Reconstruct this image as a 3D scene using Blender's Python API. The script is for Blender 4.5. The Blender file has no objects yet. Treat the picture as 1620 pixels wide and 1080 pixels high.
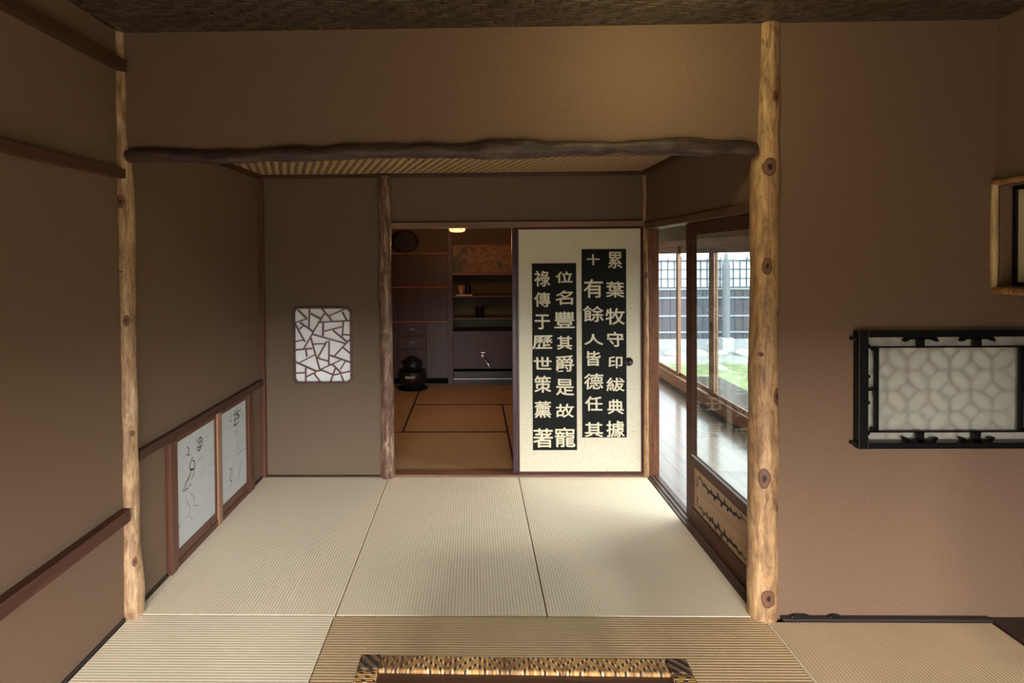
import bpy, bmesh, math, random
from mathutils import Vector, Matrix, noise
S = bpy.context.scene
C = S.collection
random.seed(7)

# ------------------------------------------------------------------ camera
cam = bpy.data.cameras.new('camera')
cam.sensor_width = 36
cam.lens = 888.57 * 36 / 1620
cam.shift_x = 0.0477
cam.shift_y = -0.0733
cam.clip_start = 0.05
co = bpy.data.objects.new('camera', cam)
C.objects.link(co)
_f = Vector((-0.01816752, 0.99970607, -0.01605339))
_r = Vector((0.99980548, 0.01804135, -0.00796962))
_u = Vector((0.00767765, 0.01619505, 0.99983937))
co.matrix_world = Matrix(((_r.x, _u.x, -_f.x, 0), (_r.y, _u.y, -_f.y, 0), (_r.z, _u.z, -_f.z, 1.55), (0, 0, 0, 1)))
S.camera = co

# ------------------------------------------------------------------ exposure, sky, daylight
S.view_settings.view_transform = 'Standard'
S.view_settings.look = 'None'
S.view_settings.gamma = 1
S.view_settings.exposure = 0.55
S.view_settings.use_curve_mapping = False
W = bpy.data.worlds.new('overcast_sky')
S.world = W
W.use_nodes = True
bg = W.node_tree.nodes['Background']
bg.inputs[0].default_value = (0.86, 0.94, 1.0, 1)
bg.inputs[1].default_value = 3.0
_tc = W.node_tree.nodes.new('ShaderNodeTexCoord'); _sx = W.node_tree.nodes.new('ShaderNodeSeparateXYZ'); _rp = W.node_tree.nodes.new('ShaderNodeValToRGB')
_rp.color_ramp.elements[0].position = .49; _rp.color_ramp.elements[0].color = (.06, .06, .05, 1)      # distant ground below the horizon
_rp.color_ramp.elements[1].position = .50; _rp.color_ramp.elements[1].color = (.86, .94, 1.0, 1)
_mr = W.node_tree.nodes.new('ShaderNodeMapRange'); _mr.inputs[1].default_value = -1
W.node_tree.links.new(_tc.outputs['Generated'], _sx.inputs[0]); W.node_tree.links.new(_sx.outputs[2], _mr.inputs[0]); W.node_tree.links.new(_mr.outputs[0], _rp.inputs[0]); W.node_tree.links.new(_rp.outputs[0], bg.inputs[0])

def area(name, loc, rot, sx, sy, power, col, spread=math.pi):
    l = bpy.data.lights.new(name, 'AREA')
    l.shape = 'RECTANGLE'; l.size = sx; l.size_y = sy; l.energy = power; l.color = col; l.spread = spread
    o = bpy.data.objects.new(name, l); C.objects.link(o)
    o.location = loc; o.rotation_euler = rot
    return o

# daylight falling in through the wide opening behind the camera, and through an unseen opening added in the near right wall
def dir_rot(d): return Vector(d).to_track_quat('-Z', 'Y').to_euler()
# (area lamps stand for bright sky beyond the openings: the walls and lintels cut it off, so it falls on the floor and the low parts of the walls)
area('sky_beyond_rear_opening', (-0.2, -6.2, 2.45), dir_rot((0, .95, -.2)), 6.5, 1.7, 2300, (1.0, 0.975, 0.95))
area('fill_beyond_side_opening', (6.2, -0.9, 2.6), dir_rot((-.95, .05, -.25)), 4.5, 2.0, 650, (1.0, 0.975, 0.95))  # added fill lamp, brightens the left mats through the added side opening
area('sky_beyond_veranda', (6.6, 4.2, 3.2), dir_rot((-.9, -.0, -.42)), 7.0, 2.8, 600, (0.90, 0.95, 1.0))

# ------------------------------------------------------------------ helpers
class MB:
    def __init__(s): s.v = []; s.f = []
    def add(s, vs, fs):
        n = len(s.v); s.v += [Vector(v) for v in vs]; s.f += [tuple(i + n for i in f) for f in fs]; return s
    def box(s, x0, x1, y0, y1, z0, z1):
        vs = [(x, y, z) for z in (z0, z1) for y in (y0, y1) for x in (x0, x1)]
        return s.add(vs, [(0, 2, 3, 1), (4, 5, 7, 6), (0, 1, 5, 4), (2, 6, 7, 3), (0, 4, 6, 2), (1, 3, 7, 5)])
    def tube(s, pts, rad, seg=12, rough=0.0, flat=(1, 1), fine=None, seed=0, fr=6):
        P = [Vector(p) for p in pts]
        R = list(rad) if hasattr(rad, '__len__') else [rad] * len(P)
        if fine:
            q, r = [], []
            for i in range(len(P) - 1):
                n = max(1, int((P[i + 1] - P[i]).length / fine))
                for k in range(n):
                    t = k / n; t2 = t * t * (3 - 2 * t)
                    q.append(P[i].lerp(P[i + 1], t)); r.append(R[i] + (R[i + 1] - R[i]) * t2)
            q.append(P[-1]); r.append(R[-1]); P, R = q, r
        rings = []; up = None
        for i, p in enumerate(P):
            d = (P[min(i + 1, len(P) - 1)] - P[max(i - 1, 0)]).normalized()
            if up is None:
                up = Vector((0, 0, 1)) if abs(d.z) < 0.9 else Vector((0, 1, 0))
            a = d.cross(up).normalized(); b = a.cross(d).normalized(); up = b
            ring = []
            for k in range(seg):
                t = 2 * math.pi * k / seg
                o = a * (math.cos(t) * flat[0]) + b * (math.sin(t) * flat[1])
                rr = R[i]
                if rough:
                    rr *= 1 + rough * noise.noise((p + o * 0.05) * fr + Vector((seed, seed * 2.3, 0)))
                ring.append(p + o * rr)
            rings.append(ring)
        vs = [v for r in rings for v in r]; fs = []
        for i in range(len(rings) - 1):
            for k in range(seg):
                k2 = (k + 1) % seg
                fs.append((i * seg + k, i * seg + k2, (i + 1) * seg + k2, (i + 1) * seg + k))
        fs.append(tuple(reversed(range(seg)))); fs.append(tuple((len(rings) - 1) * seg + k for k in range(seg)))
        return s.add(vs, fs)
    def lathe(s, prof, c, seg=28, axis='z'):
        vs = []; fs = []
        for r, h in prof:
            for k in range(seg):
                t = 2 * math.pi * k / seg; a, b = r * math.cos(t), r * math.sin(t)
                vs.append({'z': (c[0] + a, c[1] + b, c[2] + h), 'y': (c[0] + a, c[1] + h, c[2] + b), 'x': (c[0] + h, c[1] + a, c[2] + b)}[axis])
        n = len(prof)
        for i in range(n - 1):
            for k in range(seg):
                k2 = (k + 1) % seg
                fs.append((i * seg + k, i * seg + k2, (i + 1) * seg + k2, (i + 1) * seg + k))
        fs.append(tuple(reversed(range(seg)))); fs.append(tuple((n - 1) * seg + k for k in range(seg)))
        return s.add(vs, fs)
    def bar(s, a, b, w, y0, y1):            # straight bar lying in an x-z plane between two points (x, z)
        a = Vector(a); b = Vector(b); d = (b - a).normalized(); n = Vector((-d.y, d.x)) * (w / 2)
        q = [a + n, a - n, b - n, b + n]
        vs = [(p.x, y0, p.y) for p in q] + [(p.x, y1, p.y) for p in q]
        return s.add(vs, [(0, 1, 2, 3), (7, 6, 5, 4), (0, 4, 5, 1), (1, 5, 6, 2), (2, 6, 7, 3), (3, 7, 4, 0)])
    def ribbon(s, pts, w, fn):              # flat brush stroke; fn maps (a, b) in its plane to a 3-D point
        P = [Vector(p) for p in pts]; vs = []; n = len(P)
        for i, p in enumerate(P):
            d = (P[min(i + 1, n - 1)] - P[max(i - 1, 0)]).normalized(); m = Vector((-d.y, d.x))
            ww = w * (0.35 + 0.65 * math.sin(math.pi * (i + 0.6) / (n + 0.2))) / 2
            vs += [fn(*(p + m * ww)), fn(*(p - m * ww))]
        return s.add(vs, [(2 * i, 2 * i + 1, 2 * i + 3, 2 * i + 2) for i in range(n - 1)])
    def build(s, name, mat, parent=None, loc=None, bevel=0, smooth=False, local=False):
        m = bpy.data.meshes.new(name)
        xs = [v.x for v in s.v]; ys = [v.y for v in s.v]; zs = [v.z for v in s.v]
        if parent is not None: o0 = Vector((0, 0, 0)) if local else wloc(parent)
        else: o0 = Vector(loc) if loc else Vector(((min(xs) + max(xs)) / 2, (min(ys) + max(ys)) / 2, min(zs)))
        m.from_pydata([v - o0 for v in s.v], [], s.f)
        b = bmesh.new(); b.from_mesh(m); bmesh.ops.recalc_face_normals(b, faces=b.faces); b.to_mesh(m); b.free()
        m.materials.append(mat)
        if smooth:
            for p in m.polygons: p.use_smooth = True
            if hasattr(m, 'set_sharp_from_angle'): m.set_sharp_from_angle(angle=math.radians(50))
        o = bpy.data.objects.new(name, m); C.objects.link(o)
        if parent is not None: o.parent = parent
        else: o.location = o0
        if bevel:
            bv = o.modifiers.new('bevel', 'BEVEL'); bv.width = bevel; bv.segments = 2; bv.limit_method = 'ANGLE'
        return o

def wloc(o):
    v = Vector((0, 0, 0))
    while o is not None: v += o.location; o = o.parent
    return v
def thing(name, label, cat, loc, group=None, rz=0):
    o = bpy.data.objects.new(name, None); C.objects.link(o)
    o.empty_display_size = 0.05; o.location = loc; o.rotation_euler = (0, 0, rz)
    return tag(o, label, cat, group)
def tag(o, label, cat, group=None):
    o['label'] = label; o['category'] = cat
    if group: o['group'] = group
    return o
def struct(o): o['kind'] = 'structure'; return o
def sempty(name, loc): 
    o = bpy.data.objects.new(name, None); C.objects.link(o); o.location = loc; o['kind'] = 'structure'; return o

def plate(outer, holes, d0, d1, plane='xz'):
    """flat slab with holes; outline and holes are 2-D polygons, d0..d1 its extent along the third axis"""
    cu = bpy.data.curves.new('c', 'CURVE'); cu.dimensions = '2D'; cu.fill_mode = 'BOTH'; cu.extrude = abs(d1 - d0) / 2
    for poly in [outer] + holes:
        sp = cu.splines.new('POLY'); sp.points.add(len(poly) - 1); sp.use_cyclic_u = True
        for p, q in zip(sp.points, poly): p.co = (q[0], q[1], 0, 1)
    o = bpy.data.objects.new('c', cu); C.objects.link(o); bpy.context.view_layer.update()
    m = bpy.data.meshes.new_from_object(o.evaluated_get(bpy.context.evaluated_depsgraph_get()))
    mb = MB(); mid = (d0 + d1) / 2
    mb.add([{'xz': (v.co.x, mid + v.co.z, v.co.y), 'yz': (mid + v.co.z, v.co.x, v.co.y)}[plane] for v in m.vertices], [tuple(p.vertices) for p in m.polygons])
    bpy.data.objects.remove(o); bpy.data.meshes.remove(m)
    return mb
def rect(a0, a1, b0, b1): return [(a0, b0), (a1, b0), (a1, b1), (a0, b1)]

# ------------------------------------------------------------------ materials
class NT:
    def __init__(s, name):
        s.m = bpy.data.materials.new(name); s.m.use_nodes = True; s.t = s.m.node_tree
        s.b = s.t.nodes['Principled BSDF']; s.out = s.t.nodes['Material Output']
        s.tc = s.t.nodes.new('ShaderNodeTexCoord').outputs['Object']
    def n(s, typ, **kw):
        x = s.t.nodes.new('ShaderNode' + typ)
        for k, v in kw.items(): setattr(x, k, v)
        return x
    def put(s, sock, v):
        if hasattr(v, 'is_linked') or isinstance(v, bpy.types.NodeSocket): s.t.links.new(v, sock)
        else: sock.default_value = v
    def math(s, op, a, b=0.0, c=None):
        x = s.n('Math', operation=op); s.put(x.inputs[0], a); s.put(x.inputs[1], b)
        if c is not None: s.put(x.inputs[2], c)
        return x.outputs[0]
    def scale(s, v, k, off=(0, 0, 0)):
        x = s.n('Mapping'); s.put(x.inputs[0], v); x.inputs['Scale'].default_value = k; x.inputs['Location'].default_value = off
        return x.outputs[0]
    def noise(s, v, sc=5, det=4, rough=.55, dist=0):
        x = s.n('TexNoise'); s.put(x.inputs['Vector'], v); x.inputs['Scale'].default_value = sc
        x.inputs['Detail'].default_value = det; x.inputs['Roughness'].default_value = rough; x.inputs['Distortion'].default_value = dist
        return x.outputs[0]
    def ramp(s, v, stops):
        x = s.n('ValToRGB'); s.put(x.inputs[0], v); e = x.color_ramp.elements
        while len(e) < len(stops): e.new(.5)
        for el, (p, c) in zip(e, stops): el.position = p; el.color = (*c, 1) if len(c) == 3 else c
        return x.outputs[0]
    def mix(s, f, a, b, mode='MIX'):
        x = s.n('Mix', data_type='RGBA', blend_type=mode)
        s.put(x.inputs[0], f); s.put(x.inputs[6], a if not isinstance(a, tuple) else (*a, 1)); s.put(x.inputs[7], b if not isinstance(b, tuple) else (*b, 1))
        return x.outputs[2]
    def sep(s, v):
        x = s.n('SeparateXYZ'); s.put(x.inputs[0], v); return x.outputs
    def bump(s, h, st=.3, dist=.01, prev=None):
        x = s.n('Bump'); s.put(x.inputs['Height'], h); x.inputs['Strength'].default_value = st; x.inputs['Distance'].default_value = dist
        if prev is not None: s.put(x.inputs['Normal'], prev)
        s.t.links.new(x.outputs[0], s.b.inputs['Normal']); return x.outputs[0]
    def done(s, col=None, rough=.6, metal=0, spec=.5):
        if col is not None: s.put(s.b.inputs['Base Color'], (*col, 1) if isinstance(col, tuple) else col)
        s.put(s.b.inputs['Roughness'], rough); s.b.inputs['Metallic'].default_value = metal
        s.b.inputs['Specular IOR Level'].default_value = spec
        return s.m

def plain(name, col, rough=.6, metal=0, spec=.5): return NT(name).done(col, rough, metal, spec)

def wall_material(name, col):
    t = NT(name); n1 = t.noise(t.tc, 170, 4, .75); n2 = t.noise(t.tc, 1.6, 3)
    c = t.mix(t.math('MULTIPLY', n1, .9), tuple(x * 1.25 for x in col), tuple(x * .35 for x in col))
    c = t.mix(t.math('MULTIPLY', n2, .25), c, tuple(x * .75 for x in col))
    t.bump(n1, .22, .002)
    return t.done(c, .92, spec=.15)

def wood(name, c1, c2, axis='z', sc=1.0, rough=.5, spec=.4):
    t = NT(name); k = {'x': (.6, 14, 14), 'y': (14, .6, 14), 'z': (14, 14, .6)}[axis]
    n1 = t.noise(t.scale(t.tc, tuple(a * sc for a in k)), 3, 6, .6, .6)
    n2 = t.noise(t.scale(t.tc, tuple(a * sc for a in k)), 13, 3, .6)
    c = t.ramp(t.math('ADD', t.math('MULTIPLY', n1, .75), t.math('MULTIPLY', n2, .25)), [(.32, c2), (.62, c1)])
    t.bump(n2, .15, .003)
    return t.done(c, rough, spec=spec)

def log_material(name, c_hi, c_mid, c_lo, knots=(), rough=.5, blotch=.5, ax='z'):
    """peeled log: long streaks, darker patches and ringed knots at given local points (x, y, z, half width, half height)"""
    t = NT(name)
    st = t.noise(t.scale(t.tc, (10, 10, 1.5) if ax == 'z' else (1.5, 10, 10)), 4, 8, .72, .8)
    pa = t.noise(t.scale(t.tc, (7, 7, 2.6)), 2.6, 7, .7, .6)
    c = t.ramp(st, [(.3, c_lo), (.47, c_mid), (.66, c_hi)])
    dark = t.ramp(pa, [(.45, (0, 0, 0)), (.7, (1, 1, 1))])
    c = t.mix(t.math('MULTIPLY', dark, blotch), c, c_lo)
    sp = t.ramp(t.noise(t.tc, 60, 3, .7), [(.62, (0, 0, 0)), (.72, (1, 1, 1))])
    c = t.mix(t.math('MULTIPLY', sp, .35), c, tuple(x * .35 for x in c_lo))
    wob = t.noise(t.tc, 22, 3)
    for (kx, ky, kz, kw, kh) in knots:
        v = t.n('VectorMath', operation='SUBTRACT'); t.put(v.inputs[0], t.tc); v.inputs[1].default_value = (kx, ky, kz)
        v2 = t.n('VectorMath', operation='MULTIPLY'); t.put(v2.inputs[0], v.outputs[0]); v2.inputs[1].default_value = (1 / kw, .6 / kw, 1 / kh)
        l = t.n('VectorMath', operation='LENGTH'); t.put(l.inputs[0], v2.outputs[0])
        d = t.math('ADD', l.outputs['Value'], t.math('MULTIPLY', t.math('SUBTRACT', wob, .5), .55))
        a = t.ramp(d, [(0, (1, 1, 1)), (.9, (1, 1, 1)), (1.08, (0, 0, 0))])
        kc = t.ramp(d, [(0, (.006, .004, .004)), (.28, (.012, .008, .008)), (.36, (.13, .055, .028)), (.7, (.16, .07, .035)), (.95, (.05, .02, .012))])
        c = t.mix(a, c, kc)
    t.bump(st, .35, .006)
    return t.done(c, rough, spec=.35)

def tatami(name, axis, c1, c2, mottled=.4, ribk=.06):
    """rush mat: close ribs running along the axis, strands woven across"""
    t = NT(name); s = t.sep(t.tc)
    u = s[0] if axis == 'y' else s[1]
    rib = t.math('SINE', t.math('MULTIPLY', u, 2 * math.pi / .0145))
    k = (1.2, 60, 1) if axis == 'y' else (60, 1.2, 1)
    strand = t.noise(t.scale(t.tc, k), 6, 5, .7)
    big = t.noise(t.tc, 1.4, 4, .6, .4)
    c = t.mix(t.ramp(strand, [(.35, (0, 0, 0)), (.7, (1, 1, 1))]), c1, c2)
    c = t.mix(t.math('MULTIPLY', t.ramp(big, [(.4, (0, 0, 0)), (.7, (1, 1, 1))]), mottled), c, tuple(x * .62 for x in c2))
    c = t.mix(t.math('MULTIPLY_ADD', rib, ribk, ribk), c, tuple(x * .45 for x in c2))
    b = t.bump(rib, ribk * 3, .002); t.bump(strand, .25, .002, b)
    return t.done(c, .62, spec=.3)

def twill(name, axis_u, axis_v, pitch, c1, c2, n=4, rough=.5, spec=.5, vary=.5, slant=1.0, bs=.7):
    """woven strips: over-n, under-n twill"""
    t = NT(name); s = t.sep(t.tc); i = {'x': 0, 'y': 1, 'z': 2}
    wob = t.noise(t.tc, 3, 2)
    u = t.math('ADD', t.math('DIVIDE', s[i[axis_u]], pitch), t.math('MULTIPLY', wob, .8)); v = t.math('ADD', t.math('DIVIDE', s[i[axis_v]], pitch * slant), t.math('MULTIPLY', wob, .6))
    cell = t.math('MODULO', t.math('ADD', t.math('ADD', t.math('FLOOR', u), t.math('FLOOR', v)), 4000), float(n))
    over = t.math('LESS_THAN', cell, n / 2 - .01)
    pu = t.math('PINGPONG', u, .5); pv = t.math('PINGPONG', v, .5)
    h = t.math('ADD', t.math('MULTIPLY', over, pu), t.math('MULTIPLY', t.math('SUBTRACT', 1.0, over), pv))
    id_ = t.n('TexWhiteNoise', noise_dimensions='2D'); cv = t.n('CombineXYZ'); t.put(cv.inputs[0], t.math('FLOOR', u)); t.put(cv.inputs[1], t.math('FLOOR', v)); t.put(id_.inputs['Vector'], cv.outputs[0])
    f = t.math('ADD', t.math('MULTIPLY', over, 1 - vary), t.math('MULTIPLY', id_.outputs['Value'], vary))
    c = t.mix(f, c1, c2)
    c = t.mix(t.math('MULTIPLY', t.math('LESS_THAN', h, .09), .7), c, tuple(x * .2 for x in c2))
    t.bump(h, bs, .01)
    return t.done(c, rough, spec=spec)

def paper(name, col, trans=.35, speck=None, speck_scale=(40, 40, 110)):
    t = NT(name)
    fib = t.noise(t.scale(t.tc, (1, 1, 2.2)), 30, 5, .7)
    c = t.mix(t.math('MULTIPLY', fib, .35), col, tuple(x * .72 for x in col))
    if speck:
        k = t.noise(t.scale(t.tc, speck_scale), 1, 3, .6, 1.2)
        c = t.mix(t.math('MULTIPLY', t.ramp(k, [(.60, (0, 0, 0)), (.68, (1, 1, 1))]), .8), c, speck)
    t.bump(fib, .15, .002)
    m = t.done(c, .8, spec=.2)
    if trans:
        tr = t.n('BsdfTranslucent'); t.put(tr.inputs[0], c); mx = t.n('MixShader'); mx.inputs[0].default_value = trans
        t.t.links.new(t.b.outputs[0], mx.inputs[1]); t.t.links.new(tr.outputs[0], mx.inputs[2]); t.t.links.new(mx.outputs[0], t.out.inputs[0])
    return m

def glass_material():
    t = NT('window_glass'); tr = t.n('BsdfTransparent'); tr.inputs[0].default_value = (.93, .96, .95, 1)
    gl = t.n('BsdfGlossy'); gl.inputs['Roughness'].default_value = .02
    lw_ = t.n('LayerWeight'); lw_.inputs[0].default_value = .5; fr = t.math('MULTIPLY_ADD', t.math('POWER', lw_.outputs['Facing'], 4.0), .45, .02)
    wav = t.noise(t.tc, 5, 2); bp = t.n('Bump'); t.put(bp.inputs['Height'], wav); bp.inputs['Strength'].default_value = .05
    t.t.links.new(bp.outputs[0], gl.inputs['Normal'])
    mx = t.n('MixShader'); t.t.links.new(fr, mx.inputs[0]); t.t.links.new(tr.outputs[0], mx.inputs[1]); t.t.links.new(gl.outputs[0], mx.inputs[2])
    t.t.links.new(mx.outputs[0], t.out.inputs[0]); return t.m

def emit(name, col, st):
    t = NT(name); e = t.n('Emission'); e.inputs[0].default_value = (*col, 1); e.inputs[1].default_value = st
    t.t.links.new(e.outputs[0], t.out.inputs[0]); return t.m

WALLC = (.182, .113, .072)
M_wall = wall_material('brown_earth_plaster', WALLC)
M_wall_back = wall_material('brown_plaster_alcove', (.170, .120, .082))
M_dark = wood('dark_stained_wood', (.075, .028, .016), (.028, .012, .008), 'y')
M_darkx = wood('dark_stained_wood_cross', (.085, .035, .02), (.03, .013, .008), 'x')
M_darkz = wood('dark_stained_wood_upright', (.11, .042, .022), (.045, .018, .01), 'z')
M_red = wood('red_brown_wood', (.13, .052, .030), (.06, .023, .014), 'z', rough=.42)
M_redy = wood('red_brown_wood_rail', (.095, .036, .022), (.04, .017, .011), 'y', rough=.6, spec=.2)
M_kamoi = wood('brown_lintel_wood', (.24, .14, .085), (.12, .065, .04), 'x')
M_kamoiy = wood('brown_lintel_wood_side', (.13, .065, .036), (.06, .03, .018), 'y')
M_maroon = plain('maroon_lacquer', (.045, .010, .011), .3)
M_black = plain('black_lacquer', (.0035, .003, .003), .35, spec=.35)
M_outer = wood('orange_brown_softwood', (.42, .20, .09), (.20, .09, .045), 'y')
M_outerz = wood('orange_brown_softwood_upright', (.34, .19, .11), (.17, .085, .05), 'z')
M_glass = glass_material()
M_black_strip = plain('dark_floor_strip_and_shade', (.022, .014, .013), .5)
M_paper = paper('white_washi', (.95, .96, .97), .03)
M_paper_old = paper('yellowed_washi', (.62, .56, .38), .25)
M_paper_win = paper('thin_window_paper', (.56, .53, .46), .62)
M_ajiro_dark = twill('dark_woven_ceiling', 'x', 'y', .030, (.085, .060, .042), (.018, .012, .009), rough=.34, spec=.8, vary=.75, slant=.7)
M_ajiro_light = twill('light_woven_ceiling', 'x', 'y', .013, (.62, .42, .22), (.20, .11, .055), n=4, rough=.5, vary=.15, slant=3.0)

XL, XR, D1, D2, DB = -1.507, 1.207, 2.4035, 3.968, 6.81
ZC = 2.525

# ------------------------------------------------------------------ setting: floors
struct(MB().box(-2.2, 3.2, -2.25, 7.4, -.12, -.04).build('floor', plain('sub_floor', (.05, .035, .025), .8)))
def plank_floor():
    t = NT('polished_veranda_boards'); s = t.sep(t.tc)
    u = t.math('DIVIDE', s[0], .118); fl = t.math('FLOOR', u); fr = t.math('FRACT', t.math('ADD', u, 100))
    wn = t.n('TexWhiteNoise', noise_dimensions='1D'); t.put(wn.inputs['W'], fl)
    cb = t.n('CombineXYZ'); t.put(cb.inputs[0], t.math('MULTIPLY', s[0], 16)); t.put(cb.inputs[1], t.math('ADD', t.math('MULTIPLY', s[1], .8), t.math('MULTIPLY', wn.outputs['Value'], 9)))
    g = t.noise(cb.outputs[0], 3, 5, .6, .5)
    c = t.ramp(g, [(.3, (.10, .055, .032)), (.65, (.27, .165, .10))])
    c = t.mix(t.math('MULTIPLY', wn.outputs['Value'], .5), c, (.12, .085, .07))
    gap = t.math('LESS_THAN', t.math('PINGPONG', fr, .5), .03)
    c = t.mix(gap, c, (.015, .01, .008))
    b = t.bump(t.math('SUBTRACT', g, gap), .12, .003)
    t.b.inputs['Coat Weight'].default_value = 1; t.b.inputs['Coat Roughness'].default_value = .16; t.b.inputs['Coat IOR'].default_value = 1.4
    return t.done(c, t.math('MULTIPLY_ADD', g, .25, .2), spec=.8)
struct(MB().box(1.30, 2.335, 2.50, 8.0, -.05, -.004).build('floor', plank_floor()))

# tatami mats -------------------------------------------------------
T_new = tatami('pale_rush_mat', 'y', (.88, .76, .58), (.82, .69, .50), .10)
T_newx = tatami('pale_rush_mat_cross', 'x', (.88, .76, .58), (.82, .69, .50), .10)
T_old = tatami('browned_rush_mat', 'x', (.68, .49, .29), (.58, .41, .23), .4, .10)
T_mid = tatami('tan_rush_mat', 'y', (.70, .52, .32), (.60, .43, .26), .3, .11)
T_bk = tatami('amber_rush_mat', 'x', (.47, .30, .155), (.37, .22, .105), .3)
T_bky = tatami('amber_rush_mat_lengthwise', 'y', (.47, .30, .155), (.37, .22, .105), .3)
M_heri = plain('dark_maroon_cloth_border', (.022, .007, .009), .85)
def mat(x0, x1, y0, y1, m, label, group, heri=None):
    g = .0025
    t = thing('tatami_mat', label, 'tatami mat', ((x0 + x1) / 2, (y0 + y1) / 2, -.04), group)
    o = MB().box(x0 + g, x1 - g, y0 + g, y1 - g, -.04, 0).build('rush_cover', m, t, bevel=.0035)
    if heri:
        h = .014
        if heri == 'x': a = [(x0 + g, x1 - g, y0, y0 + h), (x0 + g, x1 - g, y1 - h, y1)]
        else: a = [(x0, x0 + h, y0 + g, y1 - g), (x1 - h, x1, y0 + g, y1 - g)]
        for q in a: MB().box(*q, -.03, .0012).build('cloth_border', M_heri, t)
    return t
gA = 'borderless mats of the far alcove'
mat(XL, -.612, D1, 3.945, T_new, 'pale borderless tatami in the alcove, along the wall with the ink drawings', gA)
mat(-.612, .307, D1, 3.945, T_new, 'pale borderless tatami in the middle of the alcove, in front of the dark doorway', gA)
mat(.307, XR, D1, 3.945, T_new, 'pale borderless tatami in the alcove, in front of the calligraphy sliding door', gA)
gF = 'mats of the front room'
mat(XL, -.615, .55, D1, T_newx, 'pale tatami in the near left corner under the brown wall with the rail', gF)
mat(-.615, 1.227, 1.48, D1 - .002, T_old, 'browned tatami lying crosswise beyond the low woven-edged table', gF)
mat(1.232, 2.165, .55, 2.375, T_mid, 'tan tatami at right below the black lattice window', gF)
mat(-.615, 1.227, .55, 1.478, T_old, 'browned tatami lying directly under the low woven-edged table', gF)
mat(XL, .35, -1.3, -.38 + .92, T_newx, 'pale tatami behind the camera on the left', gF)
mat(.352, 2.165, -1.3, .54, T_newx, 'pale tatami behind the camera on the right', gF)
struct(MB().box(1.226, 1.2325, .55, 2.38, -.03, .003).build('trim_1', plain('pale_mat_edge_tape', (.72, .60, .42), .7)))
gB = 'cloth bordered mats of the lamp-lit back room'
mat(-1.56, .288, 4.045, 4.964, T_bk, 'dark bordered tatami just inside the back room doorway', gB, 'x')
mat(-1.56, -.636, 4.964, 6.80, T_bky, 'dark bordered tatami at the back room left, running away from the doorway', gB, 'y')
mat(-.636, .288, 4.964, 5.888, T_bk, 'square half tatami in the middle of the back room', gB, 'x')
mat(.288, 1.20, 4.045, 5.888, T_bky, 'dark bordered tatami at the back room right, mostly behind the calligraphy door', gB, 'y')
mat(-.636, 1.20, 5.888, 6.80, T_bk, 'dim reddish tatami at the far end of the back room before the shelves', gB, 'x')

# ------------------------------------------------------------------ setting: walls
struct(MB().box(-1.62, -1.515, -2.2, 4.06, -.04, ZC + .02).build('wall_left', M_wall))
struct(MB().box(-1.52, 1.24, D1, D1 + .09, 1.99, ZC + .02).build('wall_header', M_wall))
# wall right of the pillar (also closes the veranda), with the lattice window's opening
lw = rect(1.645, 2.335, .762, 1.203)
struct(plate(rect(1.285, 3.15, -.04, ZC + .02), [lw], D1, D1 + .08).build('wall_right', M_wall))
# hanging wall of the tokonoma with the log framed window's opening
struct(plate(rect(.45, D1, 1.385, ZC + .02), [rect(1.62, 2.390, 1.412, 1.83)], 2.2, 2.275, 'yz').build('wall_hanging', M_wall))
struct(plate(rect(-2.2, .45, -.04, ZC + .02), [rect(-2.0, .30, .06, 1.45)], 2.2, 2.275, 'yz').build('wall_right_near', M_wall))  # unseen opening, added to let the side fill lamp in
struct(MB().box(3.05, 3.15, .3, D1, -.04, ZC + .02).build('wall_tokonoma_side', M_wall))
struct(MB().box(2.275, 3.06, .35, .45, -.04, ZC + .02).build('wall_tokonoma_near', M_wall))
struct(MB().box(-1.62, 3.15, -2.2, D1 + .01, ZC, ZC + .06).build('ceiling', M_ajiro_dark))
struct(MB().box(2.172, 3.06, .45, D1, -.04, .004).build('trim_2', wood('dark_alcove_board', (.035, .018, .014), (.016, .009, .008), 'y', rough=.35)))
# wall behind the camera with the wide opening the daylight comes through
struct(plate(rect(-1.62, 2.275, -.04, ZC + .02), [rect(-1.46, 1.60, .06, 1.45)], -2.28, -2.2).build('wall_rear', M_wall))
# alcove
struct(MB().box(XR, XR + .09, D1 + .05, D2 + .07, 1.772, 2.16).build('wall_alcove_right', M_wall))
ice = [(-1.262, .668), (-.898, .668), (-.874, .692), (-.874, 1.172), (-.898, 1.20), (-1.258, 1.20), (-1.279, 1.172), (-1.279, .692)]
struct(plate(rect(-1.56, -.62, -.04, 2.16), [ice], D2, D2 + .07).build('wall_alcove_back', M_wall_back))
struct(MB().box(-.60, 1.24, D2, D2 + .07, 1.79, 2.16).build('wall_over_doors', M_wall_back))
struct(MB().box(-1.52, XR + .05, D1 + .06, D2 + .02, 2.143, 2.17).build('ceiling', M_ajiro_light))
# back room shell
struct(MB().box(-1.70, -1.60, 4.06, 7.4, -.04, 2.36).build('wall_back_room_left', M_wall))
struct(MB().box(1.20, 1.29, 4.05, 7.4, -.04, 2.36).build('wall_back_room_right', M_wall))
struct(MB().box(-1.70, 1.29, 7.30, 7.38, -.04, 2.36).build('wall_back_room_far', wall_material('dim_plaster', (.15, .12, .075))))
struct(MB().box(-1.70, 1.29, 3.99, 7.4, 2.34, 2.42).build('ceiling', wood('board_ceiling', (.16, .10, .06), (.08, .05, .03), 'y')))
struct(MB().box(-1.7, 1.29, D2 + .07, D2 + .09, 2.1, 2.4).build('wall_back_room_near', M_wall))
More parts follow.
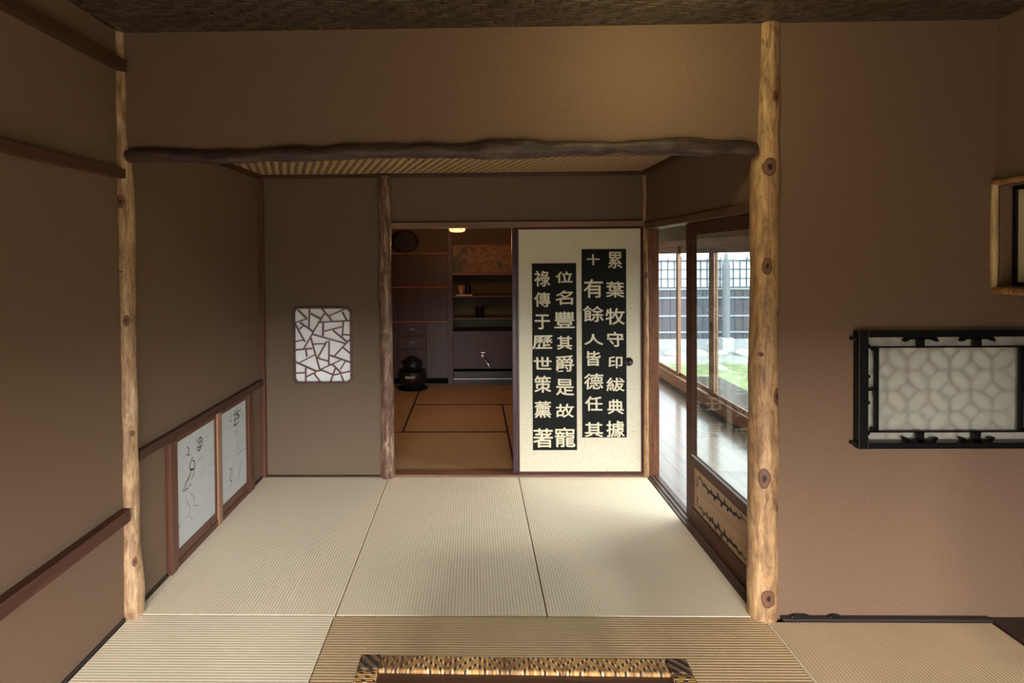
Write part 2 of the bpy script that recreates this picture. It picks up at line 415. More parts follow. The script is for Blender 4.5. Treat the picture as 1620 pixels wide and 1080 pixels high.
# veranda shell
struct(MB().box(1.2, 2.46, 2.48, 8.05, 2.16, 2.22).build('ceiling', wood('veranda_boards', (.20, .13, .08), (.11, .07, .045), 'y')))
struct(MB().box(2.35, 2.44, 2.48, 8.05, 1.72, 2.16).build('wall_veranda_over_glass', wall_material('veranda_plaster', (.27, .22, .13))))
struct(MB().box(1.29, 2.46, 8.0, 8.08, -.05, 2.2).build('wall_veranda_end', wall_material('veranda_end_plaster', (.27, .22, .15))))

# rails, sills and strips -------------------------------------------
def trim(n, m, *b, bevel=.002): return struct(MB().box(*b).build('trim_%d' % n, m, bevel=bevel))
trim(3, M_redy, -1.518, -1.475, -2.19, 2.362, .433, .486)
trim(4, M_redy, -1.518, -1.484, -2.19, 2.385, 1.898, 1.937)
trim(5, M_dark, -1.518, -1.480, -2.19, 2.40, 2.357, 2.404)
trim(6, M_dark, -1.518, -1.490, 2.46, 3.965, .655, .70)
trim(7, M_black_strip, -1.52, XL - .001, -2.19, 3.965, -.04, .012)
trim(8, M_black_strip, 1.30, 2.172, 2.3755, D1 + .002, -.04, .010)
trim(9, M_black_strip, -1.50, -.66, 3.946, D2 + .002, -.04, .006)
trim(10, M_darkx, -1.505, 1.205, D2 - .022, D2 + .005, 2.115, 2.148)
trim(11, M_dark, -1.518, -1.49, D1 + .09, D2 - .01, 2.112, 2.146)
trim(12, M_dark, 1.182, 1.21, D1 + .09, D2 - .01, 2.112, 2.146)
trim(13, M_kamoi, -.585, 1.205, D2 - .025, D2 + .075, 1.757, 1.797)
trim(14, wood('worn_threshold', (.22, .11, .06), (.10, .045, .025), 'x'), -.575, 1.205, 3.948, 4.04, -.04, .012)
trim(15, M_kamoiy, XR - .012, XR + .10, D1 + .05, D2 - .02, 1.737, 1.776)
sill = MB().box(XR + .002, 1.30, D1 + .04, D2 + .07, -.04, .004)
for xx in (1.232, 1.262): sill.box(xx, xx + .012, D1 + .04, D2 + .07, .0, .010)
struct(sill.build('trim_16', wood('grooved_sill', (.16, .10, .075), (.06, .038, .03), 'y', rough=.3)))
trim(17, M_red, -1.52, -1.482, D2 - .038, D2 + .004, -.0, 2.112)

# low sliding panels with ink drawings on the alcove's left wall
for n, (y0, y1) in enumerate([(2.705, 2.765), (3.665, 3.745)]):
    trim(18 + n, M_red, -1.518, -1.488, y0, y1, -.0, .654)
trim(20, M_darkz, -1.518, -1.494, 2.766, 3.664, .0, .035)
M_inkpaper = paper('crinkled_pale_paper', (.44, .435, .425), .0, (.27, .275, .30), (2, 12, 26))
M_ink = plain('grey_brushed_ink', (.045, .045, .047), .8)
def ink_panel(y0, y1, x, label, strokes):
    t = thing('sliding_panel', label, 'sliding panel', (x, (y0 + y1) / 2, .036), 'low sliding panels with ink drawings')
    f = MB().box(x - .014, x, y0, y0 + .022, .036, .653).box(x - .014, x, y1 - .022, y1, .036, .653)
    f.box(x - .014, x, y0 + .022, y1 - .022, .036, .085).box(x - .014, x, y0 + .022, y1 - .022, .63, .653)
    f.build('frame', M_red, t, bevel=.002)
    MB().box(x - .011, x - .005, y0 + .02, y1 - .02, .08, .635).build('paper', M_inkpaper, t)
    d = MB(); fn = lambda a, b: (x - .0044, y0 + .022 + a * (y1 - y0 - .044), .085 + b * .545)
    for w, pts in strokes:
        P = [Vector(p) for p in pts]; q = []
        for i in range(len(P) - 1):
            p0 = P[max(i - 1, 0)]; p1 = P[i]; p2 = P[i + 1]; p3 = P[min(i + 2, len(P) - 1)]
            for k in range(6):
                u = k / 6
                q.append(.5 * ((2 * p1) + (p2 - p0) * u + (2 * p0 - 5 * p1 + 4 * p2 - p3) * u * u + (3 * p1 - p0 - 3 * p2 + p3) * u ** 3))
        q.append(P[-1]); d.ribbon(q, w, fn)
    d.build('ink_drawing', M_ink, t)
    return t
s1 = [(.016, [(.50, .88), (.62, .90), (.66, .84), (.56, .78), (.50, .84)]), (.012, [(.52, .86), (.64, .86)]), (.012, [(.52, .82), (.63, .81)]), (.016, [(.60, .91), (.58, .76)]),
      (.02, [(.40, .76), (.33, .72), (.32, .66), (.42, .64), (.44, .70), (.38, .73)]), (.018, [(.36, .66), (.30, .60), (.22, .56), (.16, .52)]), (.012, [(.44, .64), (.40, .58), (.34, .55)]),
      (.014, [(.24, .90), (.30, .86), (.26, .82), (.32, .80)]), (.010, [(.16, .54), (.14, .50), (.24, .50), (.22, .46)]), (.010, [(.30, .53), (.34, .49)]), (.008, [(.25, .53), (.28, .48)]),
      (.007, [(.20, .44), (.24, .36), (.30, .30), (.28, .22), (.36, .16)]), (.007, [(.30, .44), (.40, .36), (.42, .28), (.52, .24)])]
s2 = [(.02, [(.50, .96), (.56, .88), (.52, .80), (.62, .76)]), (.02, [(.66, .97), (.60, .90), (.72, .86), (.64, .80)]), (.014, [(.46, .90), (.80, .92)]), (.014, [(.48, .84), (.76, .85)]), (.012, [(.44, .78), (.70, .79)]),
      (.012, [(.40, .93), (.34, .88), (.40, .84)]), (.012, [(.84, .88), (.88, .82), (.82, .80)]), (.008, [(.60, .74), (.60, .66), (.66, .60)]), (.007, [(.66, .58), (.64, .52), (.70, .46)]),
      (.014, [(.28, .34), (.36, .30), (.30, .22), (.38, .16), (.30, .10)]), (.010, [(.36, .36), (.40, .26), (.34, .20)]), (.010, [(.60, .10), (.68, .16), (.74, .26), (.80, .30)]), (.006, [(.56, .42), (.92, .43)])]
ink_panel(2.766, 3.215, -1.497, 'low white paper panel with ink scribbles near the log pillar, the nearer of two', s1)
ink_panel(3.264, 3.664, -1.497, 'low white paper panel with dense ink drawing at its top, the farther of two', s2)
struct(MB().box(-1.518, -1.489, 3.2155, 3.2635, .0, .654).build('trim_21', M_outerz, bevel=.002))

# ------------------------------------------------------------------ log pillars and beam
def knots_on(cx, cy, lst, r): 
    return [(dx, -math.sqrt(max(r * r - dx * dx, 1e-6)), z, w, h) for dx, z, w, h in lst]
kR = knots_on(0, 0, [(.0, 1.917, .030, .040), (-.008, 1.503, .021, .038), (.040, .952, .024, .042), (-.021, .611, .024, .044), (.042, .478, .014, .020), (-.005, .098, .031, .040),
                     (-.032, 1.133, .010, .010), (.030, 2.21, .016, .028), (-.028, 2.36, .014, .022), (.048, 1.30, .012, .02), (.05, .76, .01, .018)], .058)
M_logR = log_material('peeled_pine_log', (.56, .36, .175), (.36, .205, .095), (.085, .038, .02), kR, .5, .8)
p = MB(); zz = [-.03, .04, .25, .5, .9, 1.2, 1.5, 1.85, 2.1, 2.3, ZC + .01]
xx = [1.232, 1.234, 1.236, 1.237, 1.240, 1.2415, 1.242, 1.243, 1.250, 1.256, 1.262]
rr = [.0615, .061, .060, .060, .058, .057, .0555, .057, .050, .047, .044]
p.tube([(a, 2.425, b) for a, b in zip(xx, zz)], rr, 28, .10, fine=.035, seed=3)
tag(p.build('log_pillar', M_logR, loc=(1.238, 2.425, 0), smooth=True), 'thick golden peeled log pillar with ringed knots beside the glass sliding door', 'pillar', 'log pillars')
kL = knots_on(0, 0, [(.004, 1.80, .017, .030), (.016, 1.29, .013, .026), (.028, .80, .011, .016), (-.022, .354, .02, .006), (.03, .245, .010, .022), (-.01, 1.50, .02, .004)], .038)
M_logL = log_material('peeled_thin_log', (.56, .40, .235), (.36, .215, .11), (.10, .046, .025), kL, .5, .8)
p = MB()
p.tube([(-1.505, 2.41, -.03), (-1.503, 2.41, .10), (-1.505, 2.41, .35), (-1.508, 2.41, .9), (-1.507, 2.41, 1.5), (-1.51, 2.41, 1.9), (-1.528, 2.41, 2.1), (-1.528, 2.41, ZC + .01)], [.045, .044, .038, .035, .036, .039, .038, .034], 22, .18, fine=.03, seed=9)
tag(p.build('log_pillar', M_logL, loc=(-1.506, 2.41, 0), smooth=True), 'slim peeled log pillar at left, crossed by the wall rails', 'pillar', 'log pillars')
# plank pillar by the dark doorway
kC = knots_on(0, 0, [(.03, 1.135, .012, .028), (-.02, 1.42, .014, .04), (.020, .455, .014, .030), (.018, .24, .012, .022), (.02, 1.0, .012, .02)], .04)
M_logC = log_material('weathered_grey_brown_log', (.42, .29, .20), (.15, .078, .048), (.05, .022, .015), kC, .5, .9)
p = MB()
p.tube([(-.617, 3.95, -.03), (-.614, 3.95, .4), (-.618, 3.95, 1.0), (-.622, 3.95, 1.4), (-.619, 3.95, 1.7), (-.621, 3.95, 2.125)], [.050, .047, .046, .045, .043, .044], 16, .12, fine=.04, seed=21)
tag(p.build('log_pillar', M_logC, loc=(-.618, 3.95, 0), smooth=True), 'weathered grey-brown log pillar at the left edge of the dark doorway', 'pillar', 'log pillars')
p = MB()
p.tube([(1.203, D2 - .012, 1.795), (1.206, D2 - .012, 1.95), (1.202, D2 - .012, 2.12)], [.018, .017, .017], 12, .2, fine=.03, seed=5)
tag(p.build('log_pillar', M_logL, smooth=True), 'short thin pale log above the right end of the door lintel', 'pillar', 'log pillars')
p = MB(); p.tube([(1.203, D2 - .018, -.03), (1.205, D2 - .018, .9), (1.203, D2 - .018, 1.757)], [.020, .019, .019], 14, .15, fine=.04, seed=8)
q = tag(p.build('log_pillar', M_logR, loc=(1.204, D2 - .018, -.5), smooth=True), 'narrow golden log standing between the calligraphy door and the veranda opening', 'pillar', 'log pillars')
kJ = [(.015, -.05, .50, .012, .05), (-.01, -.05, .24, .014, .05), (.02, -.05, 1.0, .01, .04), (.0, -.05, .75, .01, .06)]
M_jamb = log_material('red_brown_jamb', (.24, .10, .045), (.15, .058, .028), (.07, .026, .015), kJ, .45, .5)
tag(MB().box(1.222, 1.298, D2 - .02, D2 + .07, -.02, 1.737).build('door_jamb', M_jamb, bevel=.006), 'red-brown jamb board at the far end of the veranda opening', 'door jamb')
# dark natural beam under the header wall
M_beam = log_material('dark_gnarled_beam', (.085, .045, .034), (.038, .021, .017), (.014, .009, .008), (), .5, .5, 'x')
p = MB()
bx = [(-1.485, 1.995, .026), (-1.36, 1.998, .030), (-1.22, 1.990, .026), (-1.0, 1.990, .028), (-.75, 1.997, .031), (-.5, 2.003, .031), (-.29, 2.009, .033), (-.1, 2.004, .031), (.14, 2.008, .036), (.4, 2.010, .034), (.677, 2.011, .031), (.95, 2.006, .035), (1.19, 1.992, .036)]
p.tube([(a, D1 - .004, b) for a, b, c in bx], [c for a, b, c in bx], 18, .42, fine=.022, seed=13, fr=9)
tag(p.build('log_beam', M_beam, smooth=True), 'dark gnarled log beam spanning between the two pillars under the header wall', 'beam')

# ------------------------------------------------------------------ cracked-ice window in the alcove's back wall
w1 = sempty('window_1', (-1.076, D2, .65)); w1['label'] = 'clipped-corner window with cracked-ice lattice over white paper'
def inset(poly, d, cx, cz): 
    return [(cx + (x - cx) * (1 - d / abs(.2025)), cz + (z - cz) * (1 - d / .266)) for x, z in poly]
plate(inset(ice, -.010, -1.0765, .934), [inset(ice, .006, -1.0765, .934)], D2 - .010, D2 + .0).build('window_frame', wood('window_frame_brown', (.10, .045, .028), (.05, .024, .016), 'z'), w1)
MB().box(-1.29, -.865, D2 + .028, D2 + .031, .66, 1.21).build('paper', M_paper, w1)
sc = .405 / 580.0
def ipt(a, b): return (-1.0765 + (a - 424) * sc * 1.035, .934 - (b - 522) * (.532 / 800.0) * 1.01)
segs = [((175, 150), (265, 245)), ((265, 245), (135, 292)), ((290, 125), (282, 340)), ((300, 190), (395, 245)), ((405, 125), (520, 280)), ((480, 220), (660, 135)), ((615, 175), (665, 275)),
        ((375, 285), (712, 268)), ((440, 190), (315, 400)), ((195, 285), (320, 380)), ((145, 300), (240, 490)), ((190, 355), (225, 320)), ((425, 285), (420, 430)), ((435, 380), (625, 330)), ((625, 280), (612, 440)),
        ((520, 370), (655, 490)), ((625, 415), (712, 425)), ((315, 410), (640, 510)), ((712, 440), (530, 645)), ((135, 492), (220, 470)), ((320, 400), (230, 560)), ((135, 578), (310, 562)), ((300, 450), (385, 790)),
        ((320, 515), (440, 512)), ((460, 485), (370, 655)), ((482, 480), (475, 740)), ((620, 555), (712, 635)), ((485, 635), (712, 720)), ((250, 570), (258, 650)), ((190, 710), (335, 630)), ((135, 700), (350, 805)),
        ((350, 660), (475, 700)), ((395, 785), (590, 690)), ((345, 805), (400, 795)), ((385, 785), (520, 845)), ((480, 735), (520, 740)), ((520, 740), (605, 835)), ((640, 700), (590, 785)), ((510, 850), (712, 800)), ((540, 775), (490, 920)),
        ((135, 825), (240, 820)), ((245, 770), (245, 920)), ((250, 865), (345, 815)), ((325, 825), (390, 920)), ((595, 845), (625, 920))]
ib = MB()
for k, (a, b) in enumerate(segs): ib.bar(ipt(*a), ipt(*b), .0085 + .002 * (k % 3 == 0), D2 + .012 + .0007 * (k % 4), D2 + .0275)
ib.build('cracked_ice_lattice', wood('lattice_brown', (.16, .075, .05), (.10, .05, .035), 'z'), w1)

# ------------------------------------------------------------------ calligraphy sliding door
d1 = sempty('door_1', (.745, 3.955, .012)); d1['label'] = 'cream paper sliding door carrying two black calligraphy rubbings'
x0, x1, z0, z1 = .303, 1.188, .013, 1.757
f = MB().box(x0, x0 + .014, 3.942, 3.964, z0, z1).box(x1 - .020, x1, 3.942, 3.964, z0, z1).box(x0 + .014, x1 - .02, 3.942, 3.964, z0, z0 + .024).box(x0 + .014, x1 - .02, 3.942, 3.964, z1 - .016, z1)
f.build('door_frame', M_maroon, d1, bevel=.002)
M_fus = paper('cream_straw_paper', (.60, .555, .43), .0, (.30, .21, .10), (75, 75, 150))
MB().box(x0 + .012, x1 - .018, 3.9465, 3.960, z0 + .02, z1 - .012).build('door_paper', M_fus, d1)
h = MB().lathe([(.030, 0), (.030, -.0035), (.024, -.0040), (.021, -.0015), (.001, -.001)], (1.084, 3.9462, .81), 24, 'y')
h.build('door_handle', M_black, d1, smooth=True)
d2 = sempty('door_2', (.70, 3.985, .012))
MB().box(.272, .302, 3.972, 3.992, .013, 1.757).box(1.16, 1.188, 3.972, 3.992, .013, 1.757).box(.302, 1.16, 3.972, 3.992, .013, .035).box(.302, 1.16, 3.972, 3.992, 1.737, 1.757).build('door_frame', plain('aubergine_lacquer', (.05, .018, .03), .3), d2, bevel=.002)
MB().box(.30, 1.162, 3.976, 3.988, .03, 1.742).build('door_paper', M_fus, d2)

M_rub = plain('black_rubbing_ink', (.010, .011, .010), .85, spec=.15)
M_chr = plain('pale_rubbing_characters', (.62, .56, .41), .8)
def rubbing(x0, x1, z0, z1, cols, label):
    t = thing('calligraphy_rubbing', label, 'calligraphy', ((x0 + x1) / 2, 3.9455, z0), 'calligraphy rubbings on the sliding door')
    MB().box(x0, x1, 3.9450, 3.9463, z0, z1).build('black_sheet', M_rub, t)
    L = MB()
    for text, cx, ws, zs in cols:
        for ch, zc, w in zip(text, zs, ws):
            cu = bpy.data.curves.new('g', 'FONT'); cu.body = ch; cu.resolution_u = 3
            o = bpy.data.objects.new('g', cu); C.objects.link(o); bpy.context.view_layer.update()
            m = bpy.data.meshes.new_from_object(o.evaluated_get(bpy.context.evaluated_depsgraph_get()))
            X = [v.co.x for v in m.vertices]; Yy = [v.co.y for v in m.vertices]
            if X:
                mx, my = (min(X) + max(X)) / 2, (min(Yy) + max(Yy)) / 2
                kx = w[0] / (max(X) - min(X)); ky = w[1] / (max(Yy) - min(Yy))
                jit = random.uniform(-.03, .03)
                for ox_, oz_ in ((0, 0), (.0022, 0), (-.0022, 0), (0, .0018), (0, -.0018)): L.add([(ox_ + cx + (v.co.x - mx) * kx + (v.co.y - my) * jit * kx, 3.9446 - abs(ox_) * .05 - abs(oz_) * .13 - (.00005 if ox_ + oz_ > 0 else 0), oz_ + zc + (v.co.y - my) * ky + (v.co.x - mx) * jit * ky) for v in m.vertices], [tuple(pp.vertices) for pp in m.polygons])
            bpy.data.objects.remove(o)
    L.build('lettering', M_chr, t)
u = 226.0
def zrow(py): return 1.406 - (py - 438) / 223.6
S_ = lambda w, h: (w * .90 / u, h * .88 / u)
rubbing(.757, 1.068, .277, 1.600, [
    ('累葉牧守印紱典據', .990, [S_(24, 29), S_(31, 28), S_(33, 29), S_(28, 26), S_(24, 21), S_(31, 24), S_(28, 26), S_(31, 29)], [zrow(v) for v in (412, 458, 500, 536, 572, 607, 642, 677)]),
    ('十有餘人皆德任其', .838, [S_(22, 19), S_(33, 33), S_(35, 28), S_(33, 19), S_(24, 26), S_(33, 28), S_(30, 26), S_(31, 26)], [zrow(v) for v in (411, 456, 496, 536, 566, 602, 637, 678)])],
    'black rubbing with two columns of pale characters, the higher one, right on the door')
rubbing(.410, .720, .188, 1.504, [
    ('位名豐其爵是故寵', .636, [S_(29, 20), S_(30, 25), S_(35, 29), S_(26, 24), S_(32, 29), S_(31, 29), S_(31, 24), S_(35, 35)], [zrow(v) for v in (438, 470, 505, 541, 574, 611, 648, 690)]),
    ('祿傳于歷世策薰著', .481, [S_(27, 28), S_(28, 26), S_(26, 26), S_(35, 24), S_(31, 22), S_(29, 30), S_(28, 30), S_(34, 34)], [zrow(v) for v in (440, 473, 508, 540, 573, 606, 646, 691)])],
    'black rubbing with two columns of pale characters, the lower one, left on the door')

# ------------------------------------------------------------------ glass sliding door to the veranda
d3 = sempty('door_3', (1.262, 2.90, .012)); d3['label'] = 'brown glass sliding door with vine-carved lower panel beside the thick log pillar'
gx0, gx1, gy0, gy1 = 1.246, 1.276, 2.46, 3.315
f = MB().box(gx0, gx1, gy1 - .088, gy1, .012, 1.735).box(gx0, gx1, gy0, gy0 + .085, .012, 1.735)
f.box(gx0 + .001, gx1 - .001, gy0 + .085, gy1 - .088, .012, .105).box(gx0 + .001, gx1 - .001, gy0 + .085, gy1 - .088, .345, .405).box(gx0 + .001, gx1 - .001, gy0 + .085, gy1 - .088, 1.665, 1.735)
f.build('door_frame', M_redy, d3, bevel=.003)
MB().box(1.259, 1.263, gy0 + .083, gy1 - .086, .40, 1.668).build('glass_pane', M_glass, d3)
MB().box(1.243, 1.247, gy0 + .085, gy1 - .088, .405, .413).build('glazing_bead', plain('grey_glazing_bead', (.35, .37, .40), .35), d3)
MB().box(1.256, 1.268, gy0 + .08, gy1 - .084, .10, .35).build('lower_panel', wood('carved_panel_wood', (.34, .185, .085), (.20, .10, .05), 'y'), d3)
v = MB(); fn = lambda a, b: (1.2554, a, b)
def vine(pts, w, leaf=True):
    P = [Vector(p) for p in pts]; q = []
    for i in range(len(P) - 1):
        for k in range(8): q.append(P[i].lerp(P[i + 1], k / 8) + Vector((0, .004 * math.sin(i * 3 + k * .8))))
    q.append(P[-1]); v.ribbon(q, w, fn)
    if leaf:
        for i in range(2, len(q) - 2, 2):
            s = 1 if i % 4 else -1
            k = 1 - abs(i / len(q) - .42) * 1.9
            L = .011 + .014 * max(k, 0)
            v.ribbon([q[i], q[i] + Vector((.006, s * L * .5)), q[i] + Vector((.016, s * L))], .010 + .014 * max(k, 0), fn)
vine([(3.16, .305), (3.02, .285), (2.86, .292), (2.72, .300), (2.62, .312)], .014)
vine([(3.16, .135), (3.00, .145), (2.86, .135), (2.72, .145), (2.62, .132)], .014)
vine([(2.62, .312), (2.585, .285), (2.60, .26), (2.58, .235)], .009, False); vine([(2.62, .132), (2.585, .15), (2.60, .175), (2.58, .20), (2.605, .19)], .009, False)
vine([(3.16, .305), (3.185, .28), (3.165, .262), (3.19, .24)], .009, False); vine([(3.16, .135), (3.185, .16), (3.165, .18), (3.19, .20)], .009, False)
v.build('carved_vine', plain('dark_carved_recess', (.012, .010, .010), .7), d3)

# ------------------------------------------------------------------ outer glass doors of the veranda
trim(22, M_outer, 2.34, 2.44, 2.49, 8.0, -.0, .150)
trim(23, M_outer, 2.345, 2.44, 2.49, 8.0, 1.655, 1.722)
trim(24, M_black_strip, 2.325, 2.34, 2.49, 8.0, -.006, .022)  # black strip stands in for the shadow gap under the sill beam
n = 4
for k, (y0, y1) in enumerate([(2.52, 3.52), (3.42, 4.30), (4.24, 4.68), (5.14 - .37 + .45, 5.70), (5.60, 6.66), (6.58, 7.55)]):
    if k == 3: y0, y1 = 4.62, 5.72
    x = 2.378 if k % 2 else 2.402
    d = sempty('door_%d' % (n + k), (x, (y0 + y1) / 2, .15))
    w = .115 if k in (3, 4) else .06
    f = MB().box(x, x + .02, y0, y0 + (w if k == 4 else .06), .151, 1.654).box(x, x + .02, y1 - (w if k == 3 else .06), y1, .151, 1.654)
    f.box(x + .001, x + .019, y0 + .06, y1 - .06, .151, .185).box(x + .001, x + .019, y0 + .06, y1 - .06, 1.575, 1.654)
    f.build('door_frame', M_outerz, d, bevel=.002)
    MB().box(x + .008, x + .011, y0 + .055, y1 - .055, .18, 1.58).build('glass_pane', M_glass, d)
    if k == 3: MB().box(x - .004, x, y1 - .075, y1 - .045, .80, .88).build('door_handle', M_black, d)

# ------------------------------------------------------------------ black lattice window in the right wall
w2 = sempty('window_2', (1.99, D1, .734)); w2['label'] = 'wide window with black openwork frame over patterned white paper'
y0, y1 = D1 - .036, D1 + .002
X0, X1, Z0, Z1 = 1.607, 2.373, .734, 1.229
f = MB().box(X0, X0 + .040, y0, y1, Z0, Z1).box(X1 - .04, X1, y0, y1, Z0, Z1).box(X0 + .04, X1 - .04, y0 + .002, y1, Z1 - .027, Z1).box(X0 + .04, X1 - .04, y0 + .002, y1, Z0, Z0 + .026)
for zz_ in (Z1 - .032, Z0 + .022):
    f.box(X0 - .018, X0, y0 + .006, y1, zz_ - .008, zz_ + .006); f.box(X1, X1 + .018, y0 + .006, y1, zz_ - .008, zz_ + .006)
f.build('window_frame', M_black, w2, bevel=.002)
ya, yb = D1 - .024, D1 - .010
ix0, ix1, iz0, iz1 = X0 + .083, X1 - .083, Z0 + .070, Z1 - .070
g = MB()
g.box(X0 + .045, X1 - .045, ya, yb, iz1 - .003, iz1 + .004).box(X0 + .045, X1 - .045, ya, yb, iz0 - .004, iz0 + .003)
g.box(ix0 - .006, ix0 + .008, ya, yb, iz0, iz1).box(ix1 - .008, ix1 + .006, ya, yb, iz0, iz1)
cx = (X0 + X1) / 2
for xc in (cx - .117, cx + .117):
    for s, zo, zi in ((1, Z1 - .026, iz1), (-1, Z0 + .025, iz0)):
        g.box(xc - .014, xc + .014, ya, yb, min(zo, zi), max(zo, zi))
        g.box(xc - .058, xc + .058, ya, yb, min(zo, zo - s * .012), max(zo, zo - s * .012))
        for q in (-1, 1):
            g.lathe([(.009, ya), (.009, yb)], (xc + q * .058, 0, zo - s * .010), 14, 'y')
            g.lathe([(.006, ya), (.006, yb)], (xc + q * .066, 0, zo - s * .016), 12, 'y')
for s, xo, xi in ((1, X0 + .038, ix0), (-1, X1 - .038, ix1)):
    zc = (Z0 + Z1) / 2
    g.box(min(xo, xi), max(xo, xi), ya, yb, zc - .006, zc + .007)
    g.box(min(xo, xo + s * .010), max(xo, xo + s * .010), ya, yb, zc - .055, zc + .055)
    for q in (-1, 1):
        g.lathe([(.008, ya), (.008, yb)], (xo + s * .010, 0, zc + q * .055), 12, 'y')
        g.lathe([(.010, ya), (.010, yb)], (xo + s * .008, 0, zc + q * .183), 12, 'y')
        g.lathe([(.010, ya), (.010, yb)], (xi - s * .010, 0, zc + q * .170), 12, 'y')
g.build('openwork_border', M_black, w2)
MB().box(1.646, 2.334, D1 + .006, D1 + .008, .763, 1.202).build('paper', M_paper_win, w2)
k_ = MB(); sp = .0875; hd = .041; ox, oz = 2.11, .972
for i in range(-6, 5):
    for j in range(-3, 4):
        px, pz = ox + i * sp, oz + j * sp
        if not (1.60 < px < 2.38 and .72 < pz < 1.25): continue
        A = (D1 + .0105, D1 + .020)
        if (i + j) % 2 == 1:
            c4 = [(px + hd, pz), (px, pz + hd), (px - hd, pz), (px, pz - hd)]
            for e in range(4): k_.bar(c4[e], c4[(e + 1) % 4], .007, *A)
        else:
            g_ = sp - hd
            k_.bar((px - g_, pz), (px + g_, pz), .007, *A); k_.bar((px, pz - g_), (px, pz + g_), .007, *A)
k_.build('paper_lattice', wood('fine_lattice_wood', (.30, .18, .10), (.2, .12, .07), 'z'), w2)

# ------------------------------------------------------------------ log framed window in the hanging wall
w3 = sempty('window_3', (2.2, 2.0, 1.385)); w3['label'] = 'window framed in thin logs with yellowed paper at the right edge'
M_twig = log_material('thin_log_trim', (.62, .50, .28), (.44, .31, .15), (.22, .12, .06), (), .5, .5)
M_twig2 = log_material('orange_log_trim', (.50, .27, .10), (.28, .13, .055), (.10, .045, .025), (), .5, .5)
l = MB(); l.tube([(2.186, 2.398, 1.40), (2.186, 2.397, 1.6), (2.186, 2.399, 1.838)], .014, 12, .2, fine=.03, seed=2).tube([(2.188, 1.60, 1.40), (2.188, 1.60, 1.838)], .014, 12, .2, fine=.03, seed=4)
l.build('upright_log', M_twig, w3, smooth=True)
l = MB(); l.tube([(2.186, 2.40, 1.846), (2.184, 2.1, 1.85), (2.186, 1.55, 1.846)], .013, 12, .35, fine=.03, seed=6); l.build('top_log', M_twig2, w3, smooth=True)
l = MB(); l.tube([(2.184, 2.402, 1.396), (2.182, 2.1, 1.392), (2.184, 1.55, 1.396)], .014, 12, .35, fine=.03, seed=7); l.build('bottom_log', M_twig2, w3, smooth=True)
plate(rect(1.62, 2.390, 1.412, 1.83), [rect(1.65, 2.374, 1.430, 1.812)], 2.252, 2.262, 'yz').build('window_frame', M_black, w3)
MB().box(2.262, 2.266, 1.63, 2.389, 1.42, 1.82).build('paper', M_paper_old, w3)

# small black fittings on the dark floor strip
M_clip = plain('black_plastic', (.006, .006, .006), .3)
for (a, b), lab in (((1.338, 1.418), 'wider small black fitting on the dark floor strip, nearest the log pillar'), ((1.500, 1.548), 'narrower small black fitting on the dark floor strip, farther from the log pillar')):
    c = thing('floor_fitting', lab, 'fitting', ((a + b) / 2, 2.388, .010), 'black fittings on the floor strip')
    MB().box(a, b, 2.381, 2.402, .010, .016).build('body', M_clip, c, bevel=.003)
    MB().box(a + .012, b - .012, 2.385, 2.398, .016, .019).build('raised_lid', M_clip, c, bevel=.001)

# ------------------------------------------------------------------ low table with woven edge
def woven_edge(name, axis, k=1.0):
    t = NT(name); s = t.sep(t.tc); a = s[0] if axis == 'x' else s[1]; b = s[1] if axis == 'x' else s[0]
    strand = t.math('PINGPONG', t.math('MULTIPLY', a, 135), .5)
    idn = t.n('TexWhiteNoise', noise_dimensions='1D'); t.put(idn.inputs['W'], t.math('FLOOR', t.math('MULTIPLY', a, 135)))
    zig = t.math('PINGPONG', t.math('ADD', a, 10), .085)                       # 0..0.085 triangles along the edge
    dd = t.math('ABSOLUTE', t.math('SUBTRACT', t.math('MODULO', t.math('ADD', t.math('MULTIPLY', zig, .85), t.math('ADD', b, 10)), .034), .017))
    band = t.math('LESS_THAN', dd, .0062)
    c = t.mix(idn.outputs['Value'], (.52, .30, .11), (.20, .095, .035))
    c = t.mix(band, c, t.mix(t.math('GREATER_THAN', t.math('FRACT', t.math('MULTIPLY', t.math('ADD', a, 10), 68)), .5), (.035, .022, .018), (.58, .42, .23)))
    big = t.noise(t.tc, 9, 3)
    c = t.mix(t.math('MULTIPLY', t.ramp(big, [(.42, (0, 0, 0)), (.62, (1, 1, 1))]), .6), c, (.075, .04, .022))
    t.bump(strand, .6, .003)
    return t.done(c, .75, spec=.12)
tb = thing('low_table', 'low dark wooden table with a patterned woven cane edge in the foreground', 'table', (.135, 1.31, 0), rz=math.radians(-.7))
hw, hl, zt, fw_ = .495, .39, .33, .064
M_edge_x = woven_edge('woven_cane_edge', 'x'); M_edge_y = woven_edge('woven_cane_edge_side', 'y')
M_corner = twill('woven_cane_corner', 'x', 'y', .006, (.16, .09, .045), (.03, .018, .012), n=6, rough=.5, spec=.25, vary=.3)
M_tt = wood('dark_table_wood', (.085, .04, .022), (.03, .014, .009), 'x', rough=.4, spec=.3)
MB().box(-hw + fw_ - .004, hw - fw_ + .004, -hl + fw_ - .004, hl - fw_ + .004, zt - .03, zt - .010).build('tabletop', M_tt, tb, local=True)
